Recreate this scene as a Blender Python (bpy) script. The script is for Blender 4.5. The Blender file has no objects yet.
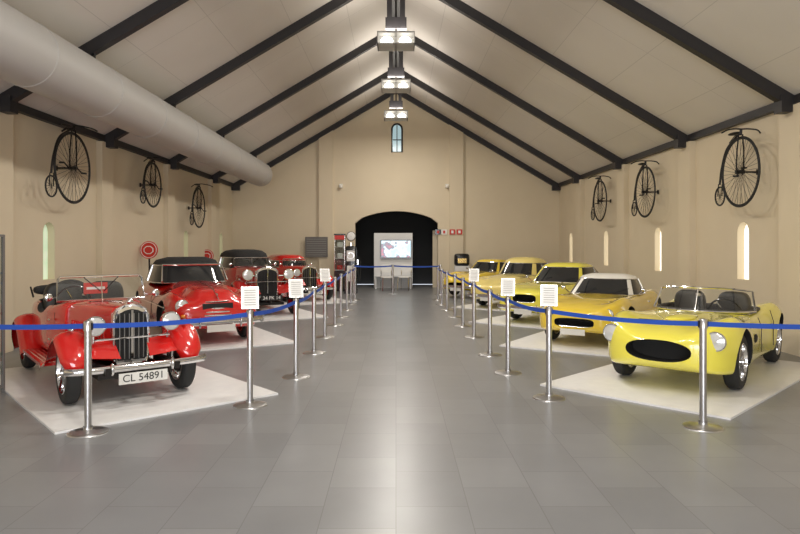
import bpy, bmesh, math, random
from mathutils import Vector, Matrix
random.seed(3)
S=bpy.context.scene
COL=S.collection
F=640.0; VX=396.0; VY=244.0; H=1.6
W=5.85; YF=22.9; YB=-5.0
EAVE=3.71; RIDGE=7.18; SL=(RIDGE-EAVE)/W
def roofz(x): return RIDGE-SL*abs(x)
def ground(px,py):
    d=F*H/(py-VY); return ((px-VX)*d/F, d)
# ---------------------------------------------------------------- materials
def mat(name,col,rough=.5,metal=0,coat=0,emit=None,es=0,spec=.5):
    m=bpy.data.materials.new(name); m.use_nodes=True
    b=m.node_tree.nodes['Principled BSDF']
    b.inputs['Base Color'].default_value=(*col,1)
    b.inputs['Roughness'].default_value=rough
    b.inputs['Metallic'].default_value=metal
    b.inputs['Coat Weight'].default_value=coat
    b.inputs['Coat Roughness'].default_value=.03
    b.inputs['Specular IOR Level'].default_value=spec
    if emit:
        b.inputs['Emission Color'].default_value=(*emit,1)
        b.inputs['Emission Strength'].default_value=es
    return m
def noisy(m,scale,c1,c2,detail=4,stretch=(1,1,1)):
    nt=m.node_tree; b=nt.nodes['Principled BSDF']
    tc=nt.nodes.new('ShaderNodeTexCoord'); mp=nt.nodes.new('ShaderNodeMapping'); mp.inputs['Scale'].default_value=stretch
    n=nt.nodes.new('ShaderNodeTexNoise'); n.inputs['Scale'].default_value=scale; n.inputs['Detail'].default_value=detail
    r=nt.nodes.new('ShaderNodeValToRGB')
    r.color_ramp.elements[0].color=(*c1,1); r.color_ramp.elements[1].color=(*c2,1)
    r.color_ramp.elements[0].position=.3; r.color_ramp.elements[1].position=.7
    nt.links.new(tc.outputs['Object'],mp.inputs[0]); nt.links.new(mp.outputs[0],n.inputs['Vector'])
    nt.links.new(n.outputs['Fac'],r.inputs[0]); nt.links.new(r.outputs[0],b.inputs['Base Color'])
    return m
M={}
M['red']=mat('red_paint',(.62,.012,.010),.18,0,1)
M['darkred']=mat('dark_red_paint',(.48,.012,.012),.2,0,1)
M['yellow']=mat('yellow_paint',(.90,.81,.10),.2,0,1)
M['yellow2']=mat('deep_yellow_paint',(.88,.64,.06),.2,0,1)
M['cream']=mat('cream_paint',(.88,.72,.24),.2,0,1)
M['white']=mat('white_paint',(.8,.78,.72),.35,0,.3)
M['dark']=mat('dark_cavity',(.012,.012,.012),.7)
M['black']=mat('black_gloss',(.01,.01,.012),.25,0,.4)
M['canvas']=noisy(mat('black_canvas',(.02,.02,.02),.9),60,(.012,.012,.013),(.03,.03,.03))
M['rubber']=mat('tyre_rubber',(.018,.018,.018),.75)
M['chrome']=mat('chrome',(.75,.75,.76),.10,1)
M['steel']=mat('brushed_steel',(.6,.6,.61),.28,1)
M['brass']=mat('brass',(.7,.5,.2),.2,1)
M['wire']=mat('wire_spokes',(.45,.45,.46),.35,1)
M['leather']=mat('leather',(.10,.015,.012),.5)
M['leatherk']=mat('black_leather',(.02,.018,.016),.5)
M['lens']=mat('lamp_lens',(.75,.76,.75),.08,.3,.8)
M['glassdark']=mat('tinted_window_glass',(.02,.022,.024),.05,0,.3)
M['plate']=mat('number_plate',(.75,.74,.7),.5)
M['ink']=mat('plate_ink',(.01,.01,.01),.6)
M['orange']=mat('amber_lens',(.8,.25,.02),.2)
M['iron']=mat('black_iron',(.015,.013,.012),.5,.3)
g=bpy.data.materials.new('clear_glass'); g.use_nodes=True
nt=g.node_tree; nt.nodes.clear()
o=nt.nodes.new('ShaderNodeOutputMaterial'); mx=nt.nodes.new('ShaderNodeMixShader'); t=nt.nodes.new('ShaderNodeBsdfTransparent'); gl=nt.nodes.new('ShaderNodeBsdfGlossy')
gl.inputs['Roughness'].default_value=.03; t.inputs['Color'].default_value=(.92,.95,.94,1); mx.inputs[0].default_value=.1
nt.links.new(t.outputs[0],mx.inputs[1]); nt.links.new(gl.outputs[0],mx.inputs[2]); nt.links.new(mx.outputs[0],o.inputs[0])
M['glass']=g
# ---------------------------------------------------------------- mesh builder
def catmull(P,n):
    out=[]; L=len(P)
    for i in range(L-1):
        p0=P[max(i-1,0)];p1=P[i];p2=P[i+1];p3=P[min(i+2,L-1)]
        for k in range(n):
            t=k/n
            out.append(tuple(.5*((2*b)+(c-a)*t+(2*a-5*b+4*c-d)*t*t+(3*b-a-3*c+d)*t**3) for a,b,c,d in zip(p0,p1,p2,p3)))
    out.append(tuple(P[-1])); return out
def sp(v,e): return math.copysign(abs(v)**e,v)
class B:
    def __init__(s,first=None):
        s.v=[];s.f=[];s.m=[];s.s=[];s.mats=[]
        s.X=Matrix.Identity(4)
        for k in (first or []): s.mi(k)
    def mi(s,k):
        if k not in s.mats: s.mats.append(k)
        return s.mats.index(k)
    def add(s,vs,fs,m,smooth=True):
        o=len(s.v); s.v+=[tuple(s.X@Vector(v)) for v in vs]
        for f in fs:
            s.f.append([o+i for i in f]); s.m.append(s.mi(m) if isinstance(m,str) else m); s.s.append(smooth)
    def grid(s,rows,m,closed=False,caps=False,smooth=True):
        n=len(rows[0]); vs=[p for r in rows for p in r]; fs=[]
        for i in range(len(rows)-1):
            for j in range(n if closed else n-1):
                k=(j+1)%n
                fs.append([i*n+j,i*n+k,(i+1)*n+k,(i+1)*n+j])
        if caps:
            fs.append(list(range(n))[::-1]); fs.append([(len(rows)-1)*n+j for j in range(n)])
        s.add(vs,fs,m,smooth)
    def box(s,c,d,m,rot=None):
        vs=[Vector((x*d[0]/2,y*d[1]/2,z*d[2]/2)) for x in(-1,1) for y in(-1,1) for z in(-1,1)]
        if rot is not None: vs=[rot@v for v in vs]
        vs=[v+Vector(c) for v in vs]
        s.add(vs,[[0,1,3,2],[4,6,7,5],[0,4,5,1],[2,3,7,6],[0,2,6,4],[1,5,7,3]],m,False)
    def ell(s,c,r,m,e1=1,e2=1,nu=12,nv=20):
        rows=[]
        for i in range(nu+1):
            ph=-math.pi/2+math.pi*i/nu
            ph=max(-math.pi/2+.02,min(math.pi/2-.02,ph))
            rows.append([(c[0]+r[0]*sp(math.cos(ph),e1)*sp(math.cos(2*math.pi*j/nv),e2),
                          c[1]+r[1]*sp(math.cos(ph),e1)*sp(math.sin(2*math.pi*j/nv),e2),
                          c[2]+r[2]*sp(math.sin(ph),e1)) for j in range(nv)])
        s.grid(rows,m,True,True)
    def tube(s,pts,r,m,n=8,closed=False,caps=True):
        P=[Vector(p) for p in pts]; L=len(P); rows=[]; up=None
        for i in range(L):
            if closed: d=P[(i+1)%L]-P[i-1]
            else: d=P[min(i+1,L-1)]-P[max(i-1,0)]
            d.normalize()
            if up is None:
                up=Vector((0,0,1)) if abs(d.z)<.9 else Vector((1,0,0))
            a=d.cross(up); 
            if a.length<1e-4: a=d.cross(Vector((.3,1,.2)))
            a.normalize(); b=a.cross(d); up=b
            rr=r[i] if isinstance(r,(list,tuple)) else r
            rows.append([tuple(P[i]+a*rr*math.cos(2*math.pi*k/n)+b*rr*math.sin(2*math.pi*k/n)) for k in range(n)])
        if closed: rows.append(rows[0])
        s.grid(rows,m,True,caps and not closed)
    def cyl(s,a,b,r,m,n=16,r2=None): s.tube([a,b],[r,r if r2 is None else r2],m,n)
    def lathe(s,prof,c,axis,m,n=28,caps=False):
        ax=Vector(axis).normalized(); u=ax.cross(Vector((0,0,1)) if abs(ax.z)<.9 else Vector((1,0,0))).normalized(); w=ax.cross(u)
        rows=[[tuple(Vector(c)+ax*h+u*r*math.cos(2*math.pi*k/n)+w*r*math.sin(2*math.pi*k/n)) for k in range(n)] for r,h in prof]
        s.grid(rows,m,True,caps)
    def ring(s,c,R,r,axis,m,n=32,k=8):
        prof=[(R+r*math.cos(2*math.pi*i/k),r*math.sin(2*math.pi*i/k)) for i in range(k+1)]
        s.lathe(prof,c,axis,m,n)
    def prism(s,poly,axis,a,b,m,smooth=False):
        def p(q,h): return [(h,q[0],q[1]),(q[0],h,q[1]),(q[0],q[1],h)][axis]
        n=len(poly)
        s.add([p(q,a) for q in poly]+[p(q,b) for q in poly],
              [list(range(n))[::-1],list(range(n,2*n))]+[[i,(i+1)%n,n+(i+1)%n,n+i] for i in range(n)],m,smooth)
    def obj(s,name,parent=None,loc=(0,0,0),rz=0,recalc=True,sharp=40):
        me=bpy.data.meshes.new(name); me.from_pydata(s.v,[],s.f)
        for k in s.mats: me.materials.append(M[k])
        me.polygons.foreach_set('material_index',s.m); me.polygons.foreach_set('use_smooth',s.s)
        me.update()
        if recalc:
            bm=bmesh.new(); bm.from_mesh(me); bmesh.ops.recalc_face_normals(bm,faces=bm.faces); bm.to_mesh(me); bm.free()
        try: me.set_sharp_from_angle(angle=math.radians(sharp))
        except Exception: pass
        ob=bpy.data.objects.new(name,me); COL.objects.link(ob); ob.location=loc; ob.rotation_euler=(0,0,rz)
        if parent: ob.parent=parent
        return ob
def cut(ob,cb):
    c=cb.obj('cutter_tmp'); c.parent=ob.parent
    bpy.context.view_layer.update()
    md=ob.modifiers.new('c','BOOLEAN'); md.object=c; md.operation='DIFFERENCE'; md.solver='EXACT'
    dg=bpy.context.evaluated_depsgraph_get()
    me=bpy.data.meshes.new_from_object(ob.evaluated_get(dg)); ob.modifiers.clear()
    try: me.set_sharp_from_angle(angle=math.radians(40))
    except Exception: pass
    ob.data=me; bpy.data.objects.remove(c)
def empty(name,loc=(0,0,0),rz=0):
    e=bpy.data.objects.new(name,None); COL.objects.link(e); e.location=loc; e.rotation_euler=(0,0,rz); e.empty_display_size=.2
    return e
def text(name,body,parent,loc,rot,size,m):
    c=bpy.data.curves.new(name,'FONT'); c.body=body; c.size=size; c.align_x='CENTER'; c.align_y='CENTER'; c.extrude=.001
    c.materials.append(M[m]); o=bpy.data.objects.new(name,c); COL.objects.link(o); o.parent=parent; o.location=loc; o.rotation_euler=rot
# ---------------------------------------------------------------- room materials
fm=mat('grey_tile_floor',(.2,.2,.2),.30,0,0,spec=.45); nt=fm.node_tree; b=nt.nodes['Principled BSDF']
tc=nt.nodes.new('ShaderNodeTexCoord'); mp=nt.nodes.new('ShaderNodeMapping'); mp.inputs['Rotation'].default_value=(0,0,math.pi/2)
br=nt.nodes.new('ShaderNodeTexBrick'); br.offset=.5
br.inputs['Scale'].default_value=1; br.inputs['Brick Width'].default_value=.6; br.inputs['Row Height'].default_value=.44; br.inputs['Mortar Size'].default_value=.003
br.inputs['Color1'].default_value=(.215,.219,.228,1); br.inputs['Color2'].default_value=(.258,.262,.272,1); br.inputs['Mortar'].default_value=(.165,.165,.17,1)
br.inputs['Bias'].default_value=0
nz=nt.nodes.new('ShaderNodeTexNoise'); nz.inputs['Scale'].default_value=2; nz.inputs['Detail'].default_value=3
mxx=nt.nodes.new('ShaderNodeMix'); mxx.data_type='RGBA'; mxx.blend_type='MULTIPLY'; mxx.inputs[0].default_value=.2
nt.links.new(tc.outputs['Object'],mp.inputs[0]); nt.links.new(mp.outputs[0],br.inputs['Vector']); nt.links.new(tc.outputs['Object'],nz.inputs['Vector'])
nt.links.new(br.outputs['Color'],mxx.inputs[6]); nt.links.new(nz.outputs['Fac'],mxx.inputs[7]); nt.links.new(mxx.outputs[2],b.inputs['Base Color'])
M['floor']=fm
M['wall']=noisy(mat('cream_plaster',(.7,.6,.42),.85),1.2,(.69,.595,.44),(.72,.625,.465))
M['ceil']=noisy(mat('ceiling_board',(.7,.68,.65),.8),.8,(.68,.64,.59),(.72,.68,.63))
nt=M['ceil'].node_tree; b=nt.nodes['Principled BSDF']
src=b.inputs['Base Color'].links[0].from_socket
br=nt.nodes.new('ShaderNodeTexBrick'); br.offset=0; br.inputs['Scale'].default_value=1; br.inputs['Brick Width'].default_value=1.2; br.inputs['Row Height'].default_value=3.5
br.inputs['Mortar Size'].default_value=.006; br.inputs['Color1'].default_value=(1,1,1,1); br.inputs['Color2'].default_value=(.97,.97,.97,1); br.inputs['Mortar'].default_value=(.78,.78,.78,1)
tc=nt.nodes.new('ShaderNodeTexCoord'); nt.links.new(tc.outputs['Object'],br.inputs['Vector'])
mm=nt.nodes.new('ShaderNodeMix'); mm.data_type='RGBA'; mm.blend_type='MULTIPLY'; mm.inputs[0].default_value=1
nt.links.new(src,mm.inputs[6]); nt.links.new(br.outputs['Color'],mm.inputs[7]); nt.links.new(mm.outputs[2],b.inputs['Base Color'])
M['beam']=mat('dark_steel_beam',(.022,.020,.022),.5)
M['duct']=mat('duct_white',(.48,.47,.46),.5)
M['matw']=noisy(mat('white_display_mat',(.8,.8,.8),.35),8,(.79,.79,.80),(.84,.84,.84))
M['belt']=mat('blue_belt',(.015,.08,.46),.6)
M['pane']=mat('daylight_pane',(.9,.9,.85),.4,0,0,(1,.96,.84),1.3)
M['paneg']=noisy(mat('garden_side_pane',(.4,.5,.4),.4,0,0,(.50,.62,.44),.75),3,(.3,.45,.3),(.7,.75,.6))
M['paneb']=mat('blue_pane',(.2,.3,.35),.2,0,0,(.45,.6,.62),.7)
M['glow']=mat('lamp_glow',(1,1,1),.4,0,0,(1,.95,.85),5)
M['fixture']=mat('lamp_housing',(.45,.44,.42),.4,.2)
M['screen']=mat('tv_screen',(.3,.4,.5),.2,0,0,(.5,.7,.8),1)
nt=M['screen'].node_tree; b=nt.nodes['Principled BSDF']; tc=nt.nodes.new('ShaderNodeTexCoord'); nz=nt.nodes.new('ShaderNodeTexNoise'); nz.inputs['Scale'].default_value=3.2
r=nt.nodes.new('ShaderNodeValToRGB'); cr=r.color_ramp; cr.elements[0].position=.36; cr.elements[0].color=(.5,.02,.08,1); cr.elements[1].position=.62; cr.elements[1].color=(.5,.8,.9,1)
e=cr.elements.new(.48); e.color=(.75,.85,.85,1); e=cr.elements.new(.43); e.color=(.05,.06,.1,1)
nt.links.new(tc.outputs['Object'],nz.inputs['Vector']); nt.links.new(nz.outputs['Fac'],r.inputs[0]); nt.links.new(r.outputs[0],b.inputs['Emission Color'])
M['grey']=mat('grey_panel',(.3,.29,.28),.6)
M['dgrey']=mat('dark_grey_grille',(.16,.15,.14),.6)
M['lgrey']=mat('light_grey_board',(.8,.8,.8),.6)
M['redsign']=mat('red_sign',(.6,.03,.02),.4)
M['paper']=mat('paper',(.85,.85,.83),.6)
M['wood']=noisy(mat('dark_wood',(.1,.05,.03),.5),6,(.08,.04,.02),(.15,.08,.04),stretch=(1,8,1))
# ---------------------------------------------------------------- room shell
b=B(); b.box((0,(YB+YF+2)/2,-.1),(2*W+.6,YF+2-YB+.6,.2),'floor'); b.obj('floor')
def slitpoly(c,z0,z1,w,grow=0):
    r=w/2; pts=[(c-r,z0),(c+r,z0)]
    zc=z1-r
    for k in range(9):
        a=math.pi*k/8; pts.append((c+r*math.cos(a),zc+r*math.sin(a)))
    return pts
RW=[F*W/(x-VX) for x in (743,658,606,571)]
LW=[RW[0],RW[2],RW[3]]
for sgn,nm,ws,pm in ((1,'right',RW,'pane'),(-1,'left',LW,'paneg')):
    b=B(['wall']); x0=W*sgn; x1=(W+.35)*sgn
    b.box(((x0+x1)/2,(YB+YF)/2,(EAVE+.1)/2),(.35,YF-YB+.6,EAVE+.1),'wall'); ob=b.obj('wall_'+nm)
    c=B(['wall'])
    for y in ws: c.prism(slitpoly(y,1.0,1.97,.36),0,x0-.1*sgn,x1+.1*sgn,0)
    cut(ob,c)
    for i,y in enumerate(ws):
        c=B(); c.prism(slitpoly(y,1.0,1.97,.37),0,x0+.12*sgn,x0+.14*sgn,pm); 
        c.obj('window_%d'%((1 if sgn>0 else 5)+i))
# far wall gable
b=B(['wall']); b.prism([(-W,0),(W,0),(W,EAVE),(0,RIDGE),(-W,EAVE)],1,YF,YF+.35,'wall'); ob=b.obj('wall_far')
KF=YF/F
ax0=(355-VX)*KF; ax1=(438-VX)*KF; az0=2.35; az1=H+(VY-211)*KF
arch=[(ax0,-.1),(ax1,-.1)]
for i in range(13):
    t=i/12; x=ax1+(ax0-ax1)*t; arch.append((x,az0+(az1-az0)*math.sin(math.pi*t)**.6))
c=B(['wall']); c.prism(arch,1,YF-.2,YF+.6,0)
sz0=H+(VY-152)*KF; sz1=H+(VY-124)*KF; sx=(397-VX)*KF
c.prism(slitpoly(sx,sz0,sz1,.34),1,YF-.2,YF+.6,0); cut(ob,c)
b=B(); b.prism(slitpoly(sx,sz0,sz1,.35),1,YF+.15,YF+.17,'paneb')
pts=[(x,YF-.01,z) for x,z in slitpoly(sx,sz0,sz1,.36)]; b.tube(pts,.035,'beam',6,closed=True)
b.box((sx,YF+.1,(sz0+sz1)/2),(.03,.04,sz1-sz0-.05),'beam'); b.box((sx,YF+.1,sz0+.45),(.3,.04,.03),'beam'); b.obj('window_gable')
# recess behind arch
b=B(); D=2.4
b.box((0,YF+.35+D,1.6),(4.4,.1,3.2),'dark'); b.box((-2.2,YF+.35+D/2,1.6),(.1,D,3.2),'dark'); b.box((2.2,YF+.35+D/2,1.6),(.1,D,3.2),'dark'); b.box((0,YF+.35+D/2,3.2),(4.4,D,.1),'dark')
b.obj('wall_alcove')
# rear wall with wide entrance opening
for nm,x in(('wall_rear_left',-4.675),('wall_rear_right',4.675)):
    b=B(); b.box((x,YB-.15,1.55),(2.35,.3,3.1),'wall'); b.obj(nm)
b=B(); b.prism([(-W,3.1),(W,3.1),(W,EAVE),(0,RIDGE),(-W,EAVE)],1,YB-.3,YB,'wall'); b.obj('wall_rear_gable')
b=B(); 
for x in (-3.44,-1.15,1.15,3.44): b.box((x,YB-.15,1.5),(.1,.1,3.0),'beam')
b.box((0,YB-.15,3.04),(6.96,.1,.1),'beam'); b.obj('door_entrance')
# ceiling
for sgn,nm in((-1,'left'),(1,'right')):
    L=math.hypot(W+.4,SL*(W+.4)); b=B(); b.box((sgn*L/2,(YB+YF)/2,.06),(L,YF-YB+.7,.12),'ceil')
    ob=b.obj('ceiling_'+nm); ob.location=(0,0,RIDGE); ob.rotation_euler=(0,sgn*math.atan(SL),0)
# beams
RY=[-1.2,2.3,5.8]+[F*W/(x-VX) for x in (797,690,625,582)]+[YF-.08]
def rafter(b,y,dp=.17,wd=.13):
    for s in(-1,1):
        a=Vector((s*W,0,EAVE)); r=Vector((0,0,RIDGE)); n=Vector((-s*SL,0,-1)).normalized()*dp
        vs=[]
        for yy in(y-wd/2,y+wd/2):
            for p in(a,r,r+Vector((0,0,-dp*1.17)),a+n): vs.append((p.x,yy,p.z))
        b.add(vs,[[0,1,2,3],[7,6,5,4],[0,4,5,1],[1,5,6,2],[2,6,7,3],[3,7,4,0]],'beam',False)
for i,y in enumerate(RY):
    b=B(); rafter(b,y); 
    for s in(-1,1): b.box((s*(W-.14),y,EAVE-.08),(.28,.2,.24),'beam')
    if i<7:
        for dx in(-.13,.13): b.box((dx,y+.0,6.45),(.1,.16,1.1),'beam')
        b.box((0,y,5.98),(.42,.14,.22),'beam')
    b.obj('roof_rafter')
b=B()
for s in(-1,1): b.box((s*(W-.05),(YB+YF)/2,EAVE-.02),(.1,YF-YB,.12),'beam')
b.obj('trim_1'); 
b=B(); b.box((0,(YB+YF)/2,RIDGE-.12),(.2,YF-YB,.16),'beam'); b.obj('roof_ridge_beam')
for s,nm in((-1,'left'),(1,'right')):
    b=B()
    for y in RY[:-1]: b.box((s*(W-.06),y,(EAVE-.1)/2),(.12,.5,EAVE-.1),'wall')
    b.obj('trim_pilasters_'+nm)
    b=B(); b.box((s*(W-.01),(YB+YF)/2,.05),(.03,YF-YB,.1),'grey'); b.obj('baseboard_'+nm)
b=B()
for x in(-2.5,2.15):
    b.prism([(x-.25,0),(x+.25,0),(x+.25,roofz(x+.25)-.02),(x-.25,roofz(x-.25)-.02)],1,YF-.12,YF,'wall')
b.obj('trim_pilasters_far')
# duct
b=B(); dx,dz,dr=-4.4,3.86,.39; yend=20.9
b.lathe([(.01,YB+.1),(dr,YB+.1),(dr,yend-.12),(dr-.04,yend),(.01,yend)],(dx,0,dz),(0,1,0),'duct',40)
for y in [YB+1.8*i for i in range(1,15)]: b.ring((dx,y,dz),dr,.007,(0,1,0),'duct',40,6)
for y in RY[:-1]:
    b.cyl((dx,y,dz+.36),(dx,y,roofz(dx)-.1),.02,'iron',8)
b.obj('ventilation_duct')
# ridge lamps
for i,y in enumerate(RY[:7]):
    b=B(); z=5.62
    b.box((0,y,z+.12),(.74,.5,.03),'fixture'); b.box((0,y,z-.1),(.74,.5,.02),'fixture')
    for sx_ in(-1,0,1): b.box((sx_*.36,y,z),(.02,.5,.22),'fixture')
    b.box((0,y,z),(.72,.02,.22),'fixture')
    for sx_ in(-.18,.18):
        for sy in(-.13,.13):
            b.ell((sx_,y+sy,z-.02),(.12,.09,.085),'glow')
    b.cyl((0,y,z+.12),(0,y,RIDGE-.1),.02,'iron',8)
    ob=b.obj('ridge_pendant_lamp')
    for dn,pw,zz in((0,104,z-.15),(math.pi,30,z+.18)):
        l=bpy.data.lights.new('pendant_light','AREA'); l.shape='RECTANGLE'; l.size=.8; l.size_y=.5; l.energy=pw; l.color=(1,.94,.85)
        lo=bpy.data.objects.new('pendant_light',l); COL.objects.link(lo); lo.location=(0,y,zz); lo.rotation_euler=(dn,0,0); lo.parent=ob
# daylight through entrance
l=bpy.data.lights.new('entrance_daylight','AREA'); l.shape='RECTANGLE'; l.size=6.7; l.size_y=2.9; l.energy=520; l.color=(.96,.97,1)
lo=bpy.data.objects.new('entrance_daylight',l); COL.objects.link(lo); lo.location=(0,YB-.05,1.5); lo.rotation_euler=(math.pi/2,0,0)
w=bpy.data.worlds.new('w'); S.world=w; w.use_nodes=True; w.node_tree.nodes['Background'].inputs[0].default_value=(.85,.9,1,1); w.node_tree.nodes['Background'].inputs[1].default_value=1.0
# ---------------------------------------------------------------- car parts
def wheel(b,x,y,R,wd,style,side,rimcol='steel'):
    ax=(0,side,0); r=R*.68 if style!='thin' else R*.74
    prof=[(r,-wd/2),(R*.86,-wd/2*1.05),(R*.97,-wd*.4),(R,-wd*.2),(R,wd*.2),(R*.97,wd*.4),(R*.86,wd/2*1.05),(r,wd/2)]
    b.lathe(catmull(prof,2),(x,y,R),ax,'rubber',36)
    b.lathe([(r,wd/2),(r*.96,wd/2+.004),(r*.92,wd*.28),(r*.9,0),(r*.9,-wd/2),(r,-wd/2)],(x,y,R),ax,'chrome' if rimcol=='steel' else rimcol,36)
    if style in('wire','thin'):
        n=26
        for k in range(n):
            a=2*math.pi*k/n; a2=a+(.35 if k%2 else -.35); h0=wd*.45 if k%4<2 else -wd*.1
            p=Vector((x+.035*math.cos(a2),y+side*h0,R+.035*math.sin(a2))); q=Vector((x+r*.91*math.cos(a),y+side*wd*.05,R+r*.91*math.sin(a)))
            b.tube([p,q],.0035,'wire',4)
        b.lathe([(.01,wd*.62),(.028,wd*.6),(.034,wd*.45),(.045,wd*.3),(.045,-wd*.2),(.01,-wd*.2)],(x,y,R),ax,'chrome',16)
        b.lathe([(.01,-.02),(R*.42,-.02),(R*.42,-.05),(.01,-.05)],(x,y,R),ax,'iron',20)
    else:
        b.lathe([(.01,wd*.1),(r*.3,wd*.12),(r*.6,wd*.22),(r*.9,wd*.05),(r*.93,0)],(x,y,R),ax,rimcol,28)
        b.lathe([(.005,wd*.5),(r*.3,wd*.46),(r*.5,wd*.34),(r*.58,wd*.16)],(x,y,R),ax,'chrome',24)
def body(name,st,paint,root,cuts):
    b=B([paint,'dark']); rows=[]
    for r in catmull(st,5):
        x,w,zb,zw,zf,zc=r[:6]; v=r[6] if len(r)>6 else 0
        zm=(zf+zc)/2-v
        h=[(0,zb),(.5*w,zb),(.84*w,zb+.005),(.965*w,zb+.05*min(1,(zw-zb)*4)),(w,zw),(.965*w,zw+(zf-zw)*.62),(.82*w,zf),(.6*w,zm),(.34*w,zc-.006),(0,zc)]
        hh=catmull(h,3); ring=[(x,-y,z) for y,z in hh]+[(x,y,z) for y,z in hh[-2:0:-1]]
        rows.append(ring)
    b.grid(rows,paint,True,True)
    ob=b.obj(name,root)
    for c in cuts: cut(ob,c)
    return ob
def archcut(R,tr,wb,paint,grow=.05,xs=None):
    out=[]
    for x in (0,-wb):
        for s in(-1,1):
            c=B([paint,'dark']); c.lathe([(R+grow,0),(R+grow,.6)],(x,s*(tr/2-.14),R+.01),(0,s,0),1,36,True); out.append(c)
    return out
def headlamp(b,c,r,ln,shell='chrome',m='lens'):
    b.lathe(catmull([(.004,-ln),(r*.5,-ln*.85),(r*.85,-ln*.5),(r,-.02),(r*1.04,0),(r*1.0,.012),(r*.92,.012)],3),c,(1,0,0),shell,24)
    b.lathe([(r*.94,.008),(r*.6,.025),(.004,.034)],c,(1,0,0),m,24)
    b.ring((c[0]+.008,c[1],c[2]),r*.97,.008,(1,0,0),'chrome',24,6)
def seat(b,x,y,z,m,w=.24):
    b.ell((x,y,z+.07),(.24,w,.09),m,.5,.5); b.ell((x-.25,y,z+.30),(.09,w,.30),m,.5,.5)
def steering(b,x,y,z):
    ax=Vector((-.9,0,.4)).normalized(); b.ring((x,y,z),.19,.012,ax,'black',28,6)
    for k in range(3):
        a=2*math.pi*k/3; u=Vector((0,1,0)); w=ax.cross(u); b.tube([(x,y,z),tuple(Vector((x,y,z))+u*.19*math.cos(a)+w*.19*math.sin(a))],.008,'chrome',5)
    b.cyl((x,y,z),tuple(Vector((x,y,z))-ax*.5),.015,'black',8)
def cabin(name,rings,root,roof,glass='glassdark',n=4.5,pill=None):
    b=B(); N=48; R=[]
    for z,xr,xf,w in rings:
        cx=(xr+xf)/2; a=(xf-xr)/2
        R.append([(cx+a*sp(math.cos(t),2/n),w*sp(math.sin(t),2/n),z) for t in [2*math.pi*(j+.5)/N for j in range(N)]])
    pc={5,6,17,18,29,30,41,42}
    for i in range(len(R)-1):
        for j in range(N):
            k=(j+1)%N; g=(i==0)
            m_=(glass if (g and j not in pc) else (roof if pill is None or not g else pill))
            b.add([R[i][j],R[i][k],R[i+1][k],R[i+1][j]],[[0,1,2,3]],m_)
    b.add(R[-1],[list(range(N))],roof)
    ob=b.obj(name,root); bm=bmesh.new(); bm.from_mesh(ob.data); bmesh.ops.remove_doubles(bm,verts=bm.verts,dist=.0005); bmesh.ops.recalc_face_normals(bm,faces=bm.faces); bm.to_mesh(ob.data); bm.free()
    c=B(); z0,xr0,xf0,w0=rings[0]; z1,xr1,xf1,w1=rings[1]; xm=(xr0+xf0)/2-.12
    for s in(-1,1): c.tube([(xm,s*w0*1.0,z0),(xm,s*w1*1.0,z1)],.02,'chrome',6)
    c.tube([tuple(p) for p in R[1]],.011,'chrome',5,closed=True); c.tube([tuple(p) for p in R[0]],.011,'chrome',5,closed=True)
    c.obj('window_trim',root); return ob
def bumper(b,x,hw,z,m='chrome',th=.045,curve=.14,over=True):
    pts=catmull([(x-curve*2.2,-hw,z),(x-curve*.7,-hw*.85,z),(x,-hw*.4,z),(x,hw*.4,z),(x-curve*.7,hw*.85,z),(x-curve*2.2,hw,z)],4)
    rows=[[(p[0]+.012,p[1],p[2]+th) ,(p[0]+.03,p[1],p[2]+th*.5),(p[0]+.034,p[1],p[2]),(p[0]+.03,p[1],p[2]-th*.5),(p[0]+.012,p[1],p[2]-th),(p[0]-.005,p[1],p[2]-th),(p[0]-.005,p[1],p[2]+th)] for p in pts]
    b.grid(rows,m,True,True)
    if over:
        for s in(-1,1): b.ell((x+.03,s*hw*.42,z),(.035,.022,th*1.9),m)
def wheels(root,R,tr,wb,wd,style,rimcol='steel'):
    b=B()
    for x in(0,-wb):
        for s in(-1,1): wheel(b,x,s*tr/2,R,wd,style,s,rimcol)
        b.cyl((x,-tr/2,R),(x,tr/2,R),.03,'iron',8)
    b.obj('wheels',root)
def carroot(name,x,y,hx,hy): return empty(name,(x,y,.0225),math.atan2(hy,hx))
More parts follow.
